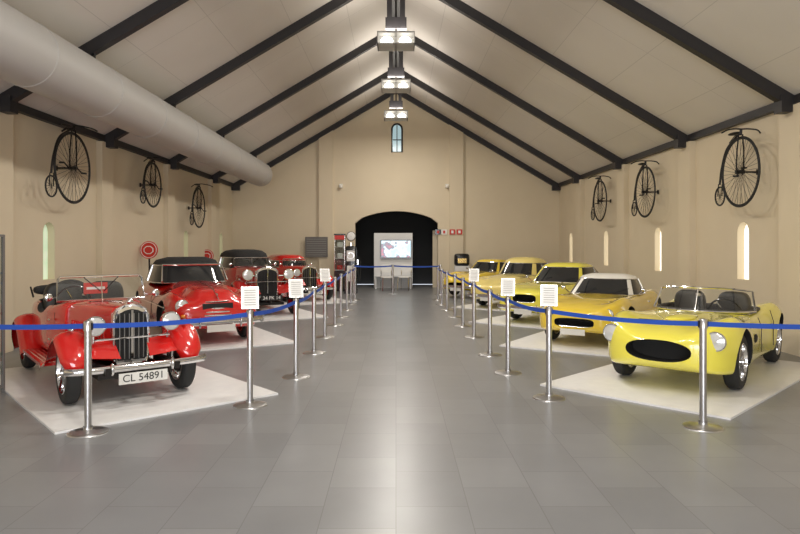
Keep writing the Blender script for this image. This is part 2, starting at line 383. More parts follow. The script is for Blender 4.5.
# ---------------------------------------------------------------- yellow open roadster
def yellow_roadster():
    root=carroot('yellow_open_sports_roadster',3.24,7.36,-.64,-.77); R=.30; wb=2.1; tr=1.2
    st=[(.75,.14,.40,.45,.50,.50),(.71,.38,.30,.45,.585,.575),(.59,.56,.235,.45,.68,.64),(.38,.67,.20,.45,.745,.69,.02),(.1,.73,.19,.45,.785,.715,.03),(-.35,.705,.19,.46,.735,.735,.01),(-.8,.69,.19,.47,.715,.75),(-1.25,.69,.19,.48,.725,.74),(-1.7,.715,.19,.49,.77,.75),(-2.1,.735,.20,.50,.795,.73,.01),(-2.45,.67,.25,.50,.73,.67),(-2.68,.49,.33,.50,.63,.60),(-2.80,.23,.42,.50,.56,.55)]
    cs=archcut(R,tr,wb,'yellow')
    c=B(['yellow','dark']); c.prism([(.34*sp(math.cos(a),.85),.445+.115*sp(math.sin(a),.9)) for a in [2*math.pi*k/32 for k in range(32)]],0,.50,.9,1); cs.append(c)
    c=B(['yellow','dark']); c.ell((-1.28,0,.9),(.44,.56,.55),1,.35,.55,12,32); cs.append(c)
    body('body',st,'yellow',root,cs)
    wheels(root,R,tr,wb,.15,'wire')
    b=B()
    for s in(-1,1):
        headlamp(b,(.59,s*.54,.575),.098,.16)
        b.ell((.66,s*.40,.38),(.02,.03,.03),'orange')
    b.ell((-.15,0,.725),(.35,.16,.045),'yellow')
    for s in(-1,1): b.ell((-.52,s*.70,.5),(.10,.012,.05),'dark')
    for s in(-1,1): seat(b,-1.25,s*.27,.36,'leatherk',.2)
    steering(b,-1.02,.27,.72)
    edge=[(-1.28+.45*sp(math.cos(a),.55),.565*sp(math.sin(a),.55),.752) for a in [2*math.pi*k/40 for k in range(40)]]
    b.tube(edge,.02,'leatherk',6,closed=True)
    arc=[]
    for i in range(17):
        a=-1.25+2.5*i/16; arc.append((math.cos(a),math.sin(a)))
    base=[(-1.22+.52*c_,.60*s_/math.sin(1.25),.75) for c_,s_ in arc]; top=[(-1.36+.50*c_,.54*s_/math.sin(1.25),1.03-.05*(abs(s_)**4)) for c_,s_ in arc]
    b.grid([base,top],'glass')
    b.tube(top,.013,'chrome',6); b.tube(base,.014,'chrome',6); b.tube([base[0],top[0]],.013,'chrome',6); b.tube([base[-1],top[-1]],.013,'chrome',6)
    b.tube([top[8],base[8]],.007,'chrome',6)
    b.cyl((-.84,.0,.93),(-.84,.0,.96),.03,'chrome',10)
    for s in(-1,1): b.ell((-2.6,s*.5,.6),(.05,.04,.04),'redsign')
    b.box((-2.77,0,.4),(.02,.4,.1),'plate')
    # bonnet shut line
    b.tube([(.30,-.34,.722),(.30,.34,.722)],.003,'dark',4); b.tube([(-.72,-.42,.742),(-.72,.42,.742)],.003,'dark',4)
    for s in(-1,1):
        b.tube([(-.86,s*.695,.30),(-.86,s*.698,.6),(-.86,s*.66,.705)],.004,'dark',4); b.tube([(-1.55,s*.708,.30),(-1.55,s*.71,.6),(-1.55,s*.67,.74)],.004,'dark',4)
        b.cyl((-1.45,s*.708,.58),(-1.35,s*.714,.58),.01,'chrome',6)
    b.obj('trim_and_cockpit',root,sharp=35)
yellow_roadster()
# ---------------------------------------------------------------- yellow closed sports cars
def yellow_car(name,x,y,hx,hy,paint,roof,st,cab,R,tr,wb,extra,style='disc',bump=True,hl=(.58,.55,.62,.08),rim='steel',scale=1,cn=4.5):
    root=carroot(name,x,y,hx,hy); root.scale=(scale,)*3
    cs=archcut(R,tr,wb,paint,.045); mouth=extra
    if mouth:
        my,mz,mw,mh,mx0=mouth; c=B([paint,'dark']); c.prism([(mw*sp(math.cos(a),.5),mz+mh*sp(math.sin(a),.6)) for a in [2*math.pi*k/28 for k in range(28)]],0,mx0,1.2,1); cs.append(c)
    body('body',st,paint,root,cs); wheels(root,R,tr,wb,.15,style,rim)
    cabin('cabin_greenhouse',cab,root,roof,n=cn)
    b=B(); nx=st[0][0]
    for s in(-1,1):
        headlamp(b,(hl[0],s*hl[1],hl[2]),hl[3],.14); b.ell((hl[0]+.02,s*hl[1],hl[2]-.16),(.03,.035,.025),'orange')
    if bump: bumper(b,nx+.04,st[3][1]*1.0,.36); bumper2=st[-1][0]; b.ell((bumper2-.03,0,.42),(.03,.6,.05),'chrome')
    if mouth:
        for k in range(-2,3): b.cyl((mx0+.05,-mw*.92,mz+k*mh*.33),(mx0+.05,mw*.92,mz+k*mh*.33),.006,'chrome',5)
        b.tube([(nx-.03-.06*abs(math.cos(a))**4,mw*1.03*sp(math.cos(a),.5),mz+mh*1.05*sp(math.sin(a),.6)) for a in [2*math.pi*k/32 for k in range(32)]],.01,'chrome',5,closed=True)
    b.box((nx+.06,0,.27),(.01,.42,.1),'plate')
    z0,xr,xf,w0=cab[0]
    for s in(-1,1):
        b.tube([(xf+.02,s*.3-.1,z0+.02),(xf-.12,s*.3+.22,z0+.12)],.006,'black',4)
        b.ell((xf-.25,s*(w0+.1),z0+.1),(.03,.05,.035),'chrome'); b.cyl((xf-.25,s*(w0-.02),z0),(xf-.25,s*(w0+.08),z0+.08),.008,'chrome',5)
        sw=st[len(st)//2][1]
        b.cyl((-1.45,s*sw*.985,.66),(-1.33,s*sw*.99,.66),.012,'chrome',6)
        b.tube([(-.35,s*(sw+.0),.30),(-wb+.4,s*(sw+.0),.30)],.012,'chrome',5)
    b.obj('lamps_and_trim',root)
    return root
st2=[(.80,.25,.36,.44,.54,.54),(.76,.50,.29,.45,.62,.60),(.62,.66,.24,.46,.70,.67,.01),(.38,.74,.21,.47,.76,.73,.015),(0,.77,.2,.48,.81,.78,.02),(-.5,.77,.2,.5,.79,.81,.01),(-1.1,.77,.2,.5,.79,.83),(-1.7,.78,.2,.5,.82,.83),(-2.3,.78,.21,.5,.82,.82),(-2.75,.72,.26,.52,.77,.76),(-3.0,.60,.32,.52,.68,.68),(-3.06,.40,.40,.52,.60,.60)]
cab2=[(.80,-1.98,-.68,.66),(1.08,-1.74,-1.02,.53),(1.13,-1.70,-1.06,.48),(1.17,-1.55,-1.2,.33)]
yellow_car('yellow_hardtop_sports_car',3.10,10.35,-.55,-.835,'yellow2','white',st2,cab2,.31,1.28,2.3,(0,.42,.34,.075,.60),bump=False,hl=(.66,.54,.58,.085),scale=.90,cn=3.6)
st3=[(.86,.30,.34,.46,.60,.60),(.83,.58,.28,.47,.70,.68),(.66,.72,.23,.48,.76,.75),(.38,.77,.2,.48,.80,.79),(0,.79,.2,.5,.82,.83),(-.5,.79,.2,.5,.83,.85),(-1.2,.79,.2,.5,.84,.87),(-1.9,.79,.2,.5,.85,.87),(-2.4,.79,.21,.5,.85,.88),(-2.9,.76,.24,.52,.80,.84),(-3.2,.70,.28,.52,.76,.76),(-3.28,.5,.36,.52,.66,.66)]
cab3=[(.85,-2.55,-.62,.70),(1.19,-1.95,-1.0,.55),(1.25,-1.88,-1.08,.50),(1.30,-1.7,-1.25,.35)]
yellow_car('yellow_sports_coupe',3.0,13.2,-.62,-.78,'yellow','yellow',st3,cab3,.31,1.28,2.4,(0,.56,.28,.09,.62),bump=True,hl=(.73,.56,.62,.09),scale=.90)
st4=[(.88,.25,.34,.44,.52,.52),(.84,.50,.28,.46,.62,.62),(.66,.68,.23,.47,.76,.70,.03),(.36,.77,.2,.48,.83,.80,.04),(0,.80,.2,.5,.83,.87,.04),(-.5,.80,.2,.5,.82,.92,.02),(-1.2,.80,.2,.5,.86,.92),(-1.9,.81,.2,.5,.86,.92),(-2.5,.80,.21,.5,.84,.93),(-2.9,.72,.24,.5,.74,.80),(-3.15,.56,.3,.5,.62,.62),(-3.22,.35,.38,.5,.56,.56)]
cab4=[(.88,-2.75,-.60,.70),(1.22,-2.15,-.92,.59),(1.31,-2.02,-1.0,.53),(1.37,-1.85,-1.13,.42),(1.405,-1.65,-1.3,.25)]
yellow_car('pale_yellow_rounded_coupe',2.70,16.2,-.6,-.8,'cream','cream',st4,cab4,.32,1.28,2.4,None,hl=(.72,.56,.66,.09),scale=.88,cn=3)
yellow_car('yellow_compact_coupe',2.25,19.4,-.65,-.76,'yellow2','yellow2',st2,[(.80,-2.2,-.68,.66),(1.12,-1.84,-1.0,.53),(1.18,-1.78,-1.06,.48),(1.22,-1.6,-1.2,.33)],.31,1.28,2.3,(0,.42,.34,.075,.60),bump=True,hl=(.66,.54,.58,.085),scale=.9)
# ---------------------------------------------------------------- vintage cars
def fender(b,path,yc,hw,crown,m,side,n=6):
    P=catmull(path,n); rows=[]
    for i,p in enumerate(P):
        q0=P[max(i-1,0)];q1=P[min(i+1,len(P)-1)]; d=Vector((q1[0]-q0[0],q1[1]-q0[1])).normalized()
        nn=Vector((d.y,-d.x))
        h=hw*(p[2] if len(p)>2 else 1); row=[]
        for k in range(-8,9):
            u=k/8; uu=math.sin(u*math.pi/2*.98); drop=crown*(1-math.cos(u*math.pi/2*.98))
            row.append((p[0]-nn.x*drop,yc*side+uu*h,p[1]-nn.y*drop))
        rows.append(row)
    b.grid(rows,m)
def vintage(name,x,y,hx,hy,paint,fcol,wb,tr,R,rad,hood,tub,ws,roof,style,seatm,scale=1,rim='steel',shell='chrome',bump=True,platetext=None,hlr=.10,hlz=None,slat='chrome',spare=True):
    root=carroot(name,x,y,hx,hy); root.scale=(scale,)*3
    wheels(root,R,tr,wb,.13,style,rim)
    b=B()
    rz0,rz1,rw,rx=rad
    def radpoly(w,z0,z1,arch=.03):
        pts=[(-w*.86,z0),(w*.86,z0),(w*.98,z0+.06),(w,z0+(z1-z0)*.6),(w*.97,z1-.07),(w*.80,z1-.015)]
        pts+=[(w*.4,z1+arch*.6),(0,z1+arch),(-w*.4,z1+arch*.6)]
        pts+=[(-w*.80,z1-.015),(-w*.97,z1-.07),(-w,z0+(z1-z0)*.6),(-w*.98,z0+.06)]
        return pts
    po=radpoly(rw,rz0,rz1); pi=radpoly(rw*.90,rz0+.03,rz1-.05)
    b.prism(po,0,rx-.12,rx-.01,paint if slat=='chrome' else shell)
    b.tube([(rx,p[0]*.97,p[1]-.005) for p in po],.014,shell,6,closed=True)
    n=len(po); vs=[(rx,p[0],p[1]) for p in po]+[(rx+.004,p[0],p[1]) for p in pi]
    b.add(vs,[[i,(i+1)%n,n+(i+1)%n,n+i] for i in range(n)],shell,False)
    b.prism(pi,0,rx-.01,rx+.003,'dark')
    ns=13
    for i in range(ns):
        yy=-rw*.80+2*rw*.80*i/(ns-1); b.box((rx+.008,yy,(rz0+rz1)/2-.01),(.014,.006,(rz1-rz0)-.11),slat if slat!='chrome' else ('wire' if i%2 else 'iron'))
    b.box((rx+.02,0,(rz0+rz1)/2),(.03,.022,(rz1-rz0)-.06),shell)
    b.ell((rx-.06,0,rz1+.055),(.035,.035,.035),shell); b.cyl((rx-.06,0,rz1),(rx-.06,0,rz1+.04),.02,shell,8)
    hx1,hw1,hz1,hzb=hood
    def sec(xx,w,zb,zt):
        h=[(0,zb),(w*.7,zb),(w*.98,zb+.03),(w,(zb+zt)/2),(w*.98,zt-.1),(w*.86,zt-.03),(w*.5,zt-.004),(0,zt)]
        hh=catmull(h,3); return [(xx,-a,c) for a,c in hh]+[(xx,a,c) for a,c in hh[-2:0:-1]]
    rows=[sec(rx-.10,rw*.98,rz0+.02,rz1+.015),sec((rx+hx1)/2,(rw+hw1)/2,hzb,(rz1+hz1)/2+.02),sec(hx1,hw1,hzb,hz1)]
    b.grid(rows,paint,True,True)
    b.tube([(rx-.1,0,rz1+.03),((rx+hx1)/2,0,(rz1+hz1)/2+.024),(hx1,0,hz1+.004)],.008,'chrome',5)
    for s in(-1,1):
        for k in range(14):
            t=.18+.68*k/13; xx=rx+(hx1-rx)*t; ww=rw+(hw1-rw)*t
            b.box((xx,s*(ww+.002),hzb+(hz1-hzb)*.5),(.014,.014,(hz1-hzb)*.36),paint)
        b.tube([(hx1,s*(hw1+.003),hzb+.02),(hx1,s*(hw1+.003),hz1-.1)],.005,'dark',4)
    b.obj('radiator_and_bonnet',root)
    tb=B([paint,'dark']); rows=[]
    for (xx,w,zb,zt) in catmull(tub,4): rows.append(sec(xx,w,zb,zt))
    tb.grid(rows,paint,True,True); to=tb.obj('body_tub',root)
    x0=tub[1][0]; x1=tub[-2][0]; tw=max(t[1] for t in tub)
    if roof is None:
        c=B([paint,'dark']); c.ell(((x0+x1)/2-.02,0,1.15),((x0-x1)/2-.1,tw-.07,.68),1,.3,.35,12,32); cut(to,c)
        for s in(-1,1):
            c=B([paint,'dark']); c.ell(((x0+x1)/2+.12,s*tw,1.02),(.30,.25,.26),1,.8,.8,12,24); cut(to,c)
    b=B()
    xf=0; y_=tr/2; hwf=.15; rb=.30
    for s in(-1,1):
        path=[(xf+R*1.16,R*1.22,.62),(xf+R*1.08,R*1.58,.88),(xf+R*.68,R*2.0,1.0),(xf+.02,2*R+.10,1.05),(xf-R*.75,R*1.95,1.05),(xf-R*1.35,R*1.36,1.05),(xf-R*1.95,rb+.07,1.05),(xf-R*2.4,rb+.01,1.05)]
        fender(b,path,y_-.01,hwf,.09,fcol,s)
        rbx0=xf-R*2.4; rbx1=-wb+R*1.5
        if rbx0-rbx1>.05: b.box(((rbx0+rbx1)/2,s*(y_+.0),rb-.015),(rbx0-rbx1+.04,.26,.035),fcol); 
        for q in range(4): b.box(((rbx0+rbx1)/2,s*(y_-.06+.045*q),rb+.006),(rbx0-rbx1-.05,.012,.008),'chrome')
        path=[(-wb+R*1.55,rb,1),(-wb+R*1.25,R*1.25,1),(-wb+R*.72,R*1.85,1.05),(-wb,2*R+.075,1.1),(-wb-R*.72,R*1.85,1.1),(-wb-R*1.15,R*1.25,1.0),(-wb-R*1.28,R*.7,.8)]
        fender(b,path,y_-.01,hwf+.01,.10,fcol,s)
        vs=[(xf+R*.9,s*(y_-.13),R*1.5),(xf+R*.3,s*(y_-.13),2*R-.0),(xf-R*.8,s*(y_-.13),R*1.8),(xf-R*1.9,s*(y_-.12),rb),(xf-R*1.9,s*(rw+.05),rb+.1),(xf-R*.8,s*(rw+.03),R*1.7),(xf+R*.3,s*rw*.9,R*1.9),(xf+R*.9,s*rw*.8,R*1.4)]
        b.add(vs,[[0,1,6,7],[1,2,5,6],[2,3,4,5]],fcol)
    b.box((-wb/2,0,.27),(wb+.5,.7,.06),'iron'); b.box((.28,0,.33),(.3,.06,.05),'iron')
    for s in(-1,1): b.box((.2,s*.33,.36),(.7,.05,.07),'iron')
    b.obj('wings_and_running_boards',root)
    b=B(); hz=hlz or rz1-.16; hy_=rw+hlr+.10
    for s in(-1,1):
        headlamp(b,(rx+.10,s*hy_,hz),hlr,.2,shell)
        b.cyl((rx-.0,s*hy_,hz-hlr*.9),(rx-.04,s*(hy_),hz-.25),.018,shell,8)
        b.cyl((rx-.02,s*(rw),hz-.03),(rx+.02,s*(hy_-.04),hz-.03),.014,shell,8)
        b.ell((.12,s*(tr/2+.0),2*R+.12),(.05,.028,.028),'chrome')
    b.cyl((rx+.05,-hy_,hz-hlr-.05),(rx+.05,hy_,hz-hlr-.05),.010,shell,8)
    if bump:
        bx=R+.18; bumper(b,bx,tr/2+.12,.38,th=.032,curve=.05)
        b.box((bx+.045,0,.28),(.012,.46,.105),'plate')
        for s in(-1,1): b.cyl((bx,s*.3,.38),(.1,s*.3,.36),.018,'iron',6)
    else:
        bx=R+.1; b.box((bx,0,.42),(.012,.50,.115),'ink')
        for s in(-1,1): b.cyl((bx-.01,s*.15,.42),(.1,s*.15,.38),.012,'iron',6)
    for s in(-1,1): b.ell((-wb-R*.9,s*(tr/2),R*2-.05),(.04,.03,.04),'redsign')
    wx,wz0,wz1,ww=ws
    fr=[(wx,-ww,wz0),(wx-.05,-ww*.96,wz1-.03),(wx-.055,-ww*.9,wz1),(wx-.055,ww*.9,wz1),(wx-.05,ww*.96,wz1-.03),(wx,ww,wz0)]
    b.tube(fr,.014,'chrome',6,closed=True); b.tube([(wx,0,wz0),(wx-.055,0,wz1)],.006,'chrome',5)
    b.add([(wx,-ww,wz0),(wx,ww,wz0),(wx-.055,ww*.93,wz1),(wx-.055,-ww*.93,wz1)],[[0,1,2,3]],'glass',False)
    for s in(-1,1):
        b.tube([(wx-.055,s*.2,wz1),(wx-.0,s*.02,wz0+.1)],.006,'black',4)
        b.tube([(wx,s*ww,wz0+.05),(wx+.1,s*(ww+.08),wz0+.04)],.008,'chrome',5); b.ell((wx+.1,s*(ww+.1),wz0+.06),(.02,.045,.045),'chrome')
    if roof is None:
        for s in(-1,1): seat(b,wx-.62,s*.25,.5,seatm,.22)
        steering(b,wx-.3,-.25,wz0-.02)
        b.box((wx-.08,0,wz0-.1),(.03,2*ww*.85,.16),'wood')
        xb=tub[-2][0]+.1
        b.ell((xb,0,.98),(.13,tw-.05,.07),'canvas',.6,.4)
        for s in(-1,1): b.tube([(xb+.08,s*(tw-.04),.90),(xb-.05,s*(tw-.03),1.02)],.012,'iron',5)
    if spare:
        wheel_b=B(); wheel_b.X=Matrix.Translation((tub[-1][0]-.1,0,.78))@Matrix.Rotation(math.radians(90),4,'Z')@Matrix.Translation((0,0,-R)); wheel(wheel_b,0,0,R,.13,style,1,rim); wheel_b.obj('spare_wheel',root)
    for s in(-1,1):
        for zz in(.5,.72): b.ell((x0-.1,s*(tub[2][1]+.005),zz),(.05,.012,.012),'chrome')
        b.tube([(x0-.06,s*(tub[1][1]+.012),.42),(x0-.06,s*(tub[1][1]+.012),.8)],.004,'dark',4); 
    b.obj('lamps_screen_interior',root)
    if roof:
        z0,z1,rmat,xa,xb,kind=roof
        if kind=='round':
            cabin('closed_top',[(z0,xb,xa,tw*.97),(z1-.20,xb+.14,xa-.10,tw*.88),(z1-.10,xb+.24,xa-.14,tw*.82),(z1-.03,xb+.42,xa-.26,tw*.66),(z1,xb+.7,xa-.5,tw*.38)],root,rmat,n=3.2)
        else: cabin('soft_top',[(z0,xb,xa,tw*.96),(z1-.16,xb+.25,xa-.12,tw*.86),(z1-.05,xb+.38,xa-.16,tw*.80),(z1,xb+.6,xa-.4,tw*.55)],root,rmat,n=3.4)
    if platetext:
        if bump: text('plate_text',platetext,root,(bx+.053,0,.28),(math.pi/2,0,math.pi/2),.10,'ink')
        else: text('plate_text',platetext,root,(bx+.008,0,.42),(math.pi/2,0,math.pi/2),.11,'paper')
    return root
rt=vintage('red_vintage_open_roadster',-2.80,6.68,.62,-.785,'red','red',2.35,1.12,.31,(.36,.93,.175,.13),(-.92,.40,.93,.34),
   [(-.90,.42,.34,.93),(-1.05,.47,.33,.94),(-1.35,.53,.33,.90),(-1.8,.55,.33,.90),(-2.2,.54,.34,.90),(-2.5,.50,.38,.86),(-2.62,.44,.42,.72)],
   (-1.02,.93,1.20,.48),None,'wire','leatherk',platetext='CL 54891',hlz=.77,hlr=.095)
b=B(); b.box((-1.12,-.05,1.06),(.01,.26,.13),'redsign'); b.box((-1.113,-.05,1.06),(.01,.2,.03),'paper'); b.obj('show_card',rt)
vintage('red_vintage_tourer',-2.90,14.3,.45,-.893,'darkred','darkred',2.8,1.3,.36,(.42,1.08,.26,.10),(-1.15,.46,1.10,.42),
   [(-1.12,.46,.42,1.09),(-1.3,.54,.40,1.09),(-1.7,.61,.40,1.06),(-2.3,.62,.40,1.06),(-2.9,.59,.40,1.04),(-3.3,.50,.44,.96),(-3.45,.38,.5,.82)],
   (-1.3,1.08,1.30,.46),(1.03,1.50,'canvas',-1.28,-3.3,'round'),'disc','leatherk',rim='darkred',bump=False,platetext='24 PK 14',hlr=.12,hlz=.94,slat='iron',scale=.96)
vintage('red_vintage_saloon',-2.45,17.9,.5,-.866,'red','red',2.6,1.25,.34,(.40,1.02,.24,.10),(-1.0,.45,1.04,.40),
   [(-.98,.45,.40,1.03),(-1.1,.5,.40,1.03),(-1.4,.58,.38,1.0),(-1.9,.6,.38,1.0),(-2.5,.59,.38,1.0),(-3.0,.52,.42,.96),(-3.1,.42,.5,.85)],
   (-1.1,1.02,1.24,.42),(.98,1.38,'red',-1.05,-3.0,'round'),'disc','leatherk',rim='red',platetext='CA 1938',hlr=.11,scale=.92)
# red cabriolet with black soft top
def cabriolet():
    root=carroot('red_cabriolet',-3.12,10.6,.5,-.866); root.scale=(.94,)*3; R=.33; wb=2.65; tr=1.3
    st=[(.72,.40,.36,.46,.56,.60,.0),(.66,.62,.28,.48,.66,.74,.02),(.45,.74,.24,.48,.80,.88,.08),(.15,.79,.22,.5,.86,.93,.10),(-.25,.80,.21,.5,.83,.96,.08),(-.75,.79,.21,.52,.80,.98,.02),(-1.2,.79,.2,.52,.84,.98),(-1.8,.80,.2,.52,.88,.97),(-2.3,.80,.21,.52,.88,.97),(-2.8,.80,.22,.52,.86,.95),(-3.2,.72,.27,.52,.78,.84),(-3.5,.56,.32,.5,.66,.70),(-3.6,.36,.4,.5,.58,.60)]
    cs=archcut(R,tr,wb,'red',.05); body('body',st,'red',root,cs); wheels(root,R,tr,wb,.16,'disc','red')
    cabin('soft_top',[(.95,-2.75,-.95,.70),(1.27,-2.42,-1.22,.60),(1.36,-2.3,-1.25,.54),(1.42,-1.95,-1.45,.36)],root,'canvas',n=3.6,pill='canvas')
    b=B()
    for s in(-1,1):
        b.add([(-2.78,s*.60,.95),(-1.95,s*.712,.955),(-1.95,s*.615,1.28),(-2.45,s*.55,1.28)],[[0,1,2,3]],'canvas',False)
        headlamp(b,(.60,s*.56,.66),.105,.2); b.ell((.70,s*.56,.50),(.03,.04,.03),'orange')
        b.ell((.66,s*.3,.40),(.05,.07,.07),'chrome')
    for i in range(6): 
        z=.44+.055*i; hw=.34-.01*i; xx=.735-.012*i
        b.tube([(xx-.08,-hw,z),(xx,-hw*.6,z),(xx+.015,0,z),(xx,hw*.6,z),(xx-.08,hw,z)],.013,'chrome',6)
    b.box((.70,0,.56),(.03,.5,.26),'dark')
    b.tube([(.75,0,.76),(.3,0,.935),(-.75,0,.99)],.01,'chrome',5); b.ell((.62,0,.82),(.06,.02,.035),'chrome')
    bumper(b,.86,.80,.40,th=.05,curve=.1); b.box((.92,0,.30),(.012,.46,.11),'plate')
    for s in(-1,1):
        b.cyl((.84,s*.35,.4),(.5,s*.35,.4),.02,'iron',6)
        b.tube([(.3,s*.795,.62),(-.5,s*.80,.62),(-1.9,s*.805,.60)],.012,'chrome',5)
        b.tube([(-.95,s*.795,.3),(-.95,s*.79,.7),(-.97,s*.68,.9)],.004,'dark',4)
        b.cyl((-1.75,s*.80,.72),(-1.62,s*.81,.72),.012,'chrome',6)
        b.ell((-3.3,s*.62,.66),(.07,.05,.06),'redsign')
    fr=[(-.93,-.60,.98),(-1.2,-.55,1.28),(-1.2,.55,1.28),(-.93,.60,.98)]; b.tube(fr,.02,'chrome',6)
    b.obj('grille_lamps_trim',root)
cabriolet()
# ---------------------------------------------------------------- display mats
def dmat(cx,cy,hx,hy,l,w,name='display_mat'):
    b=B(); b.box((0,0,.01),(l,w,.02),'matw'); b.obj(name,None,(cx,cy,0),math.atan2(hy,hx))
def carmat(x,y,hx,hy,front,rear,w): dmat(x+hx*(front-rear)/2,y+hy*(front-rear)/2,hx,hy,front+rear,w)
carmat(-2.62,6.72,.66,-.75,.85,2.6,2.15)
carmat(3.22,7.40,-.71,-.704,1.25,2.35,2.0)
carmat(-3.05,10.75,.5,-.866,1.1,3.2,2.1)
carmat(3.10,10.35,-.55,-.835,1.1,3.0,2.1)
carmat(-2.90,14.3,.45,-.893,1.0,3.0,2.2)
carmat(2.95,13.3,-.62,-.78,1.1,2.6,2.0)
carmat(-2.45,17.9,.5,-.866,1.0,3.0,2.0)
carmat(2.75,16.3,-.6,-.8,1.0,2.6,1.9)
# ---------------------------------------------------------------- stanchions
Lp=[ground(*p) for p in((88,432),(250,405),(296,377),(314,353),(325,337),(335,325),(341,317),(347,310),(351,304.5),(355,300))]
Rp=[ground(*p) for p in((703,427),(549,398),(508,373),(490,355),(474,337),(463,326),(455,317),(447,310),(442,304.5),(438,300))]
Lp=[(-4.5,5.75)]+Lp; Rp=[(4.9,5.55)]+Rp
def stanchion(p,q,sign=None):
    b=B()
    b.lathe([(.004,.03),(.03,.03),(.05,.026),(.13,.018),(.165,.008),(.17,0),(.004,0)],(0,0,0),(0,0,1),'steel',32)
    b.lathe([(.03,.02),(.03,.86),(.036,.862),(.036,.935),(.03,.945),(.004,.95)],(0,0,0),(0,0,1),'steel',20)
    b.lathe([(.038,.05),(.038,.02)],(0,0,0),(0,0,1),'steel',20)
    b.box((0,0,.9),(.075,.03,.06),'iron')
    if q:
        d=(q[0]-p[0],q[1]-p[1]); L=math.hypot(*d); rows=[]
        u=(d[0]/L,d[1]/L); nn=(-u[1]*.002,u[0]*.002)
        for i in range(13):
            t=i/12; sag=-.025*4*t*(1-t); xx=u[0]*(.035+(L-.07)*t); yy=u[1]*(.035+(L-.07)*t)
            rows.append([(xx-nn[0],yy-nn[1],.879+sag),(xx-nn[0],yy-nn[1],.922+sag),(xx+nn[0],yy+nn[1],.922+sag),(xx+nn[0],yy+nn[1],.879+sag)])
        b.grid(rows,'belt',True,True,False)
    if sign:
        Rm=Matrix.Rotation(sign,3,'Z')@Matrix.Rotation(math.radians(-22),3,'X')
        b.cyl((0,0,.94),(0,0,1.0),.01,'steel',8); cz=1.065
        b.box((0,0,cz),(.17,.012,.23),'steel',Rm); b.box(tuple(Vector((0,0,cz))+Rm@Vector((0,-.008,0))),(.15,.004,.21),'paper',Rm)
        for k in range(7): b.box(tuple(Vector((0,0,cz))+Rm@Vector((0,-.011,.075-.025*k))),(.11,.002,.005),'grey',Rm)
    b.obj('belt_stanchion',None,(p[0],p[1],0))
for P,sg in((Lp,1),(Rp,-1)):
    for i,p in enumerate(P):
        stanchion(p,P[i+1] if i<len(P)-1 else None,(.25*sg if i in(2,3,5) else None))
E=[(-1.35,20.2),(-.1,20.4),(1.4,20.2)]
for i,p in enumerate(E): stanchion(p,E[i+1] if i<2 else None)
# ---------------------------------------------------------------- penny farthings
def penny(x,y,z,R,sgn):
    b=B()
    b.ring((0,0,0),R,.016,(0,1,0),'rubber',56,8); b.ring((0,0,0),R-.025,.01,(0,1,0),'iron',56,6)
    for k in range(40):
        a=2*math.pi*k/40; b.tube([(.03*math.cos(a+.6),.035*(1 if k%2 else -1),.03*math.sin(a+.6)),((R-.03)*math.cos(a),0,(R-.03)*math.sin(a))],.003,'iron',4)
    b.cyl((0,-.07,0),(0,.07,0),.03,'iron',12)
    sx,sz,sr=-R*1.15,-R*.62,R*.28
    b.ring((sx,0,sz),sr,.014,(0,1,0),'rubber',32,8)
    for k in range(16):
        a=2*math.pi*k/16; b.tube([(sx,0,sz),(sx+sr*math.cos(a),0,sz+sr*math.sin(a))],.003,'iron',4)
    for s in(-1,1): 
        b.tube([(0,s*.06,0),(.01,s*.055,R*.6),(.02,s*.03,R+.05)],.013,'iron',6)
        b.tube([(sx,s*.035,sz),(sx*.98,s*.03,sz+sr+.05)],.01,'iron',6)
    b.cyl((.02,0,R+.03),(.03,0,R+.13),.022,'iron',8)
    b.tube(catmull([(.02,0,R+.08),(-R*.35,0,R*.98),(-R*.78,0,R*.72),(-R*1.05,0,R*.2),(-R*1.16,0,sz+sr+.04)],5),.018,'iron',8)
    b.ell((-R*.32,0,R+.09),(.15,.07,.025),'leatherk'); b.tube([(-.02,0,R+.06),(-R*.3,0,R+.05),(-R*.6,0,R*.93)],.008,'iron',5)
    hb=catmull([(.12,-.26,R+.05),(.13,-.2,R+.10),(.05,-.1,R+.13),(.03,0,R+.13),(.05,.1,R+.13),(.13,.26,R+.10),(.12,.36,R+.05)],4); b.tube(hb,.012,'iron',6)
    for s in(-1,1):
        b.tube([(0,s*.07,0),(s*.12,s*.09,-.08*s)],.012,'iron',6); b.box((s*.12,s*.13,-.08*s),(.06,.07,.025),'rubber')
    b.cyl((0,-.06,0),(0,-.29,0),.015,'iron',8); b.box((0,-.285,0),(.06,.02,.09),'iron')
    ob=b.obj('penny_farthing_bicycle')
    ob.location=(x,y,z)
    if sgn<0: ob.rotation_euler=(0,0,-math.pi/2); ob.scale=(-1,1,1)
    else: ob.rotation_euler=(0,0,math.pi/2); ob.scale=(-1,1,1)
    return ob
for (px,py,hp,sg) in((73,168,70,-1),(153,185,44,-1),(199,208,39,-1),(740,172,69,1),(645,192,50,1),(600,201,40,1)):
    xw=W-.31; Y=F*xw/abs(px-VX); z=H+(VY-py)*Y/F; R=hp*Y/F/2
    penny(sg*xw,Y,z,R,sg)
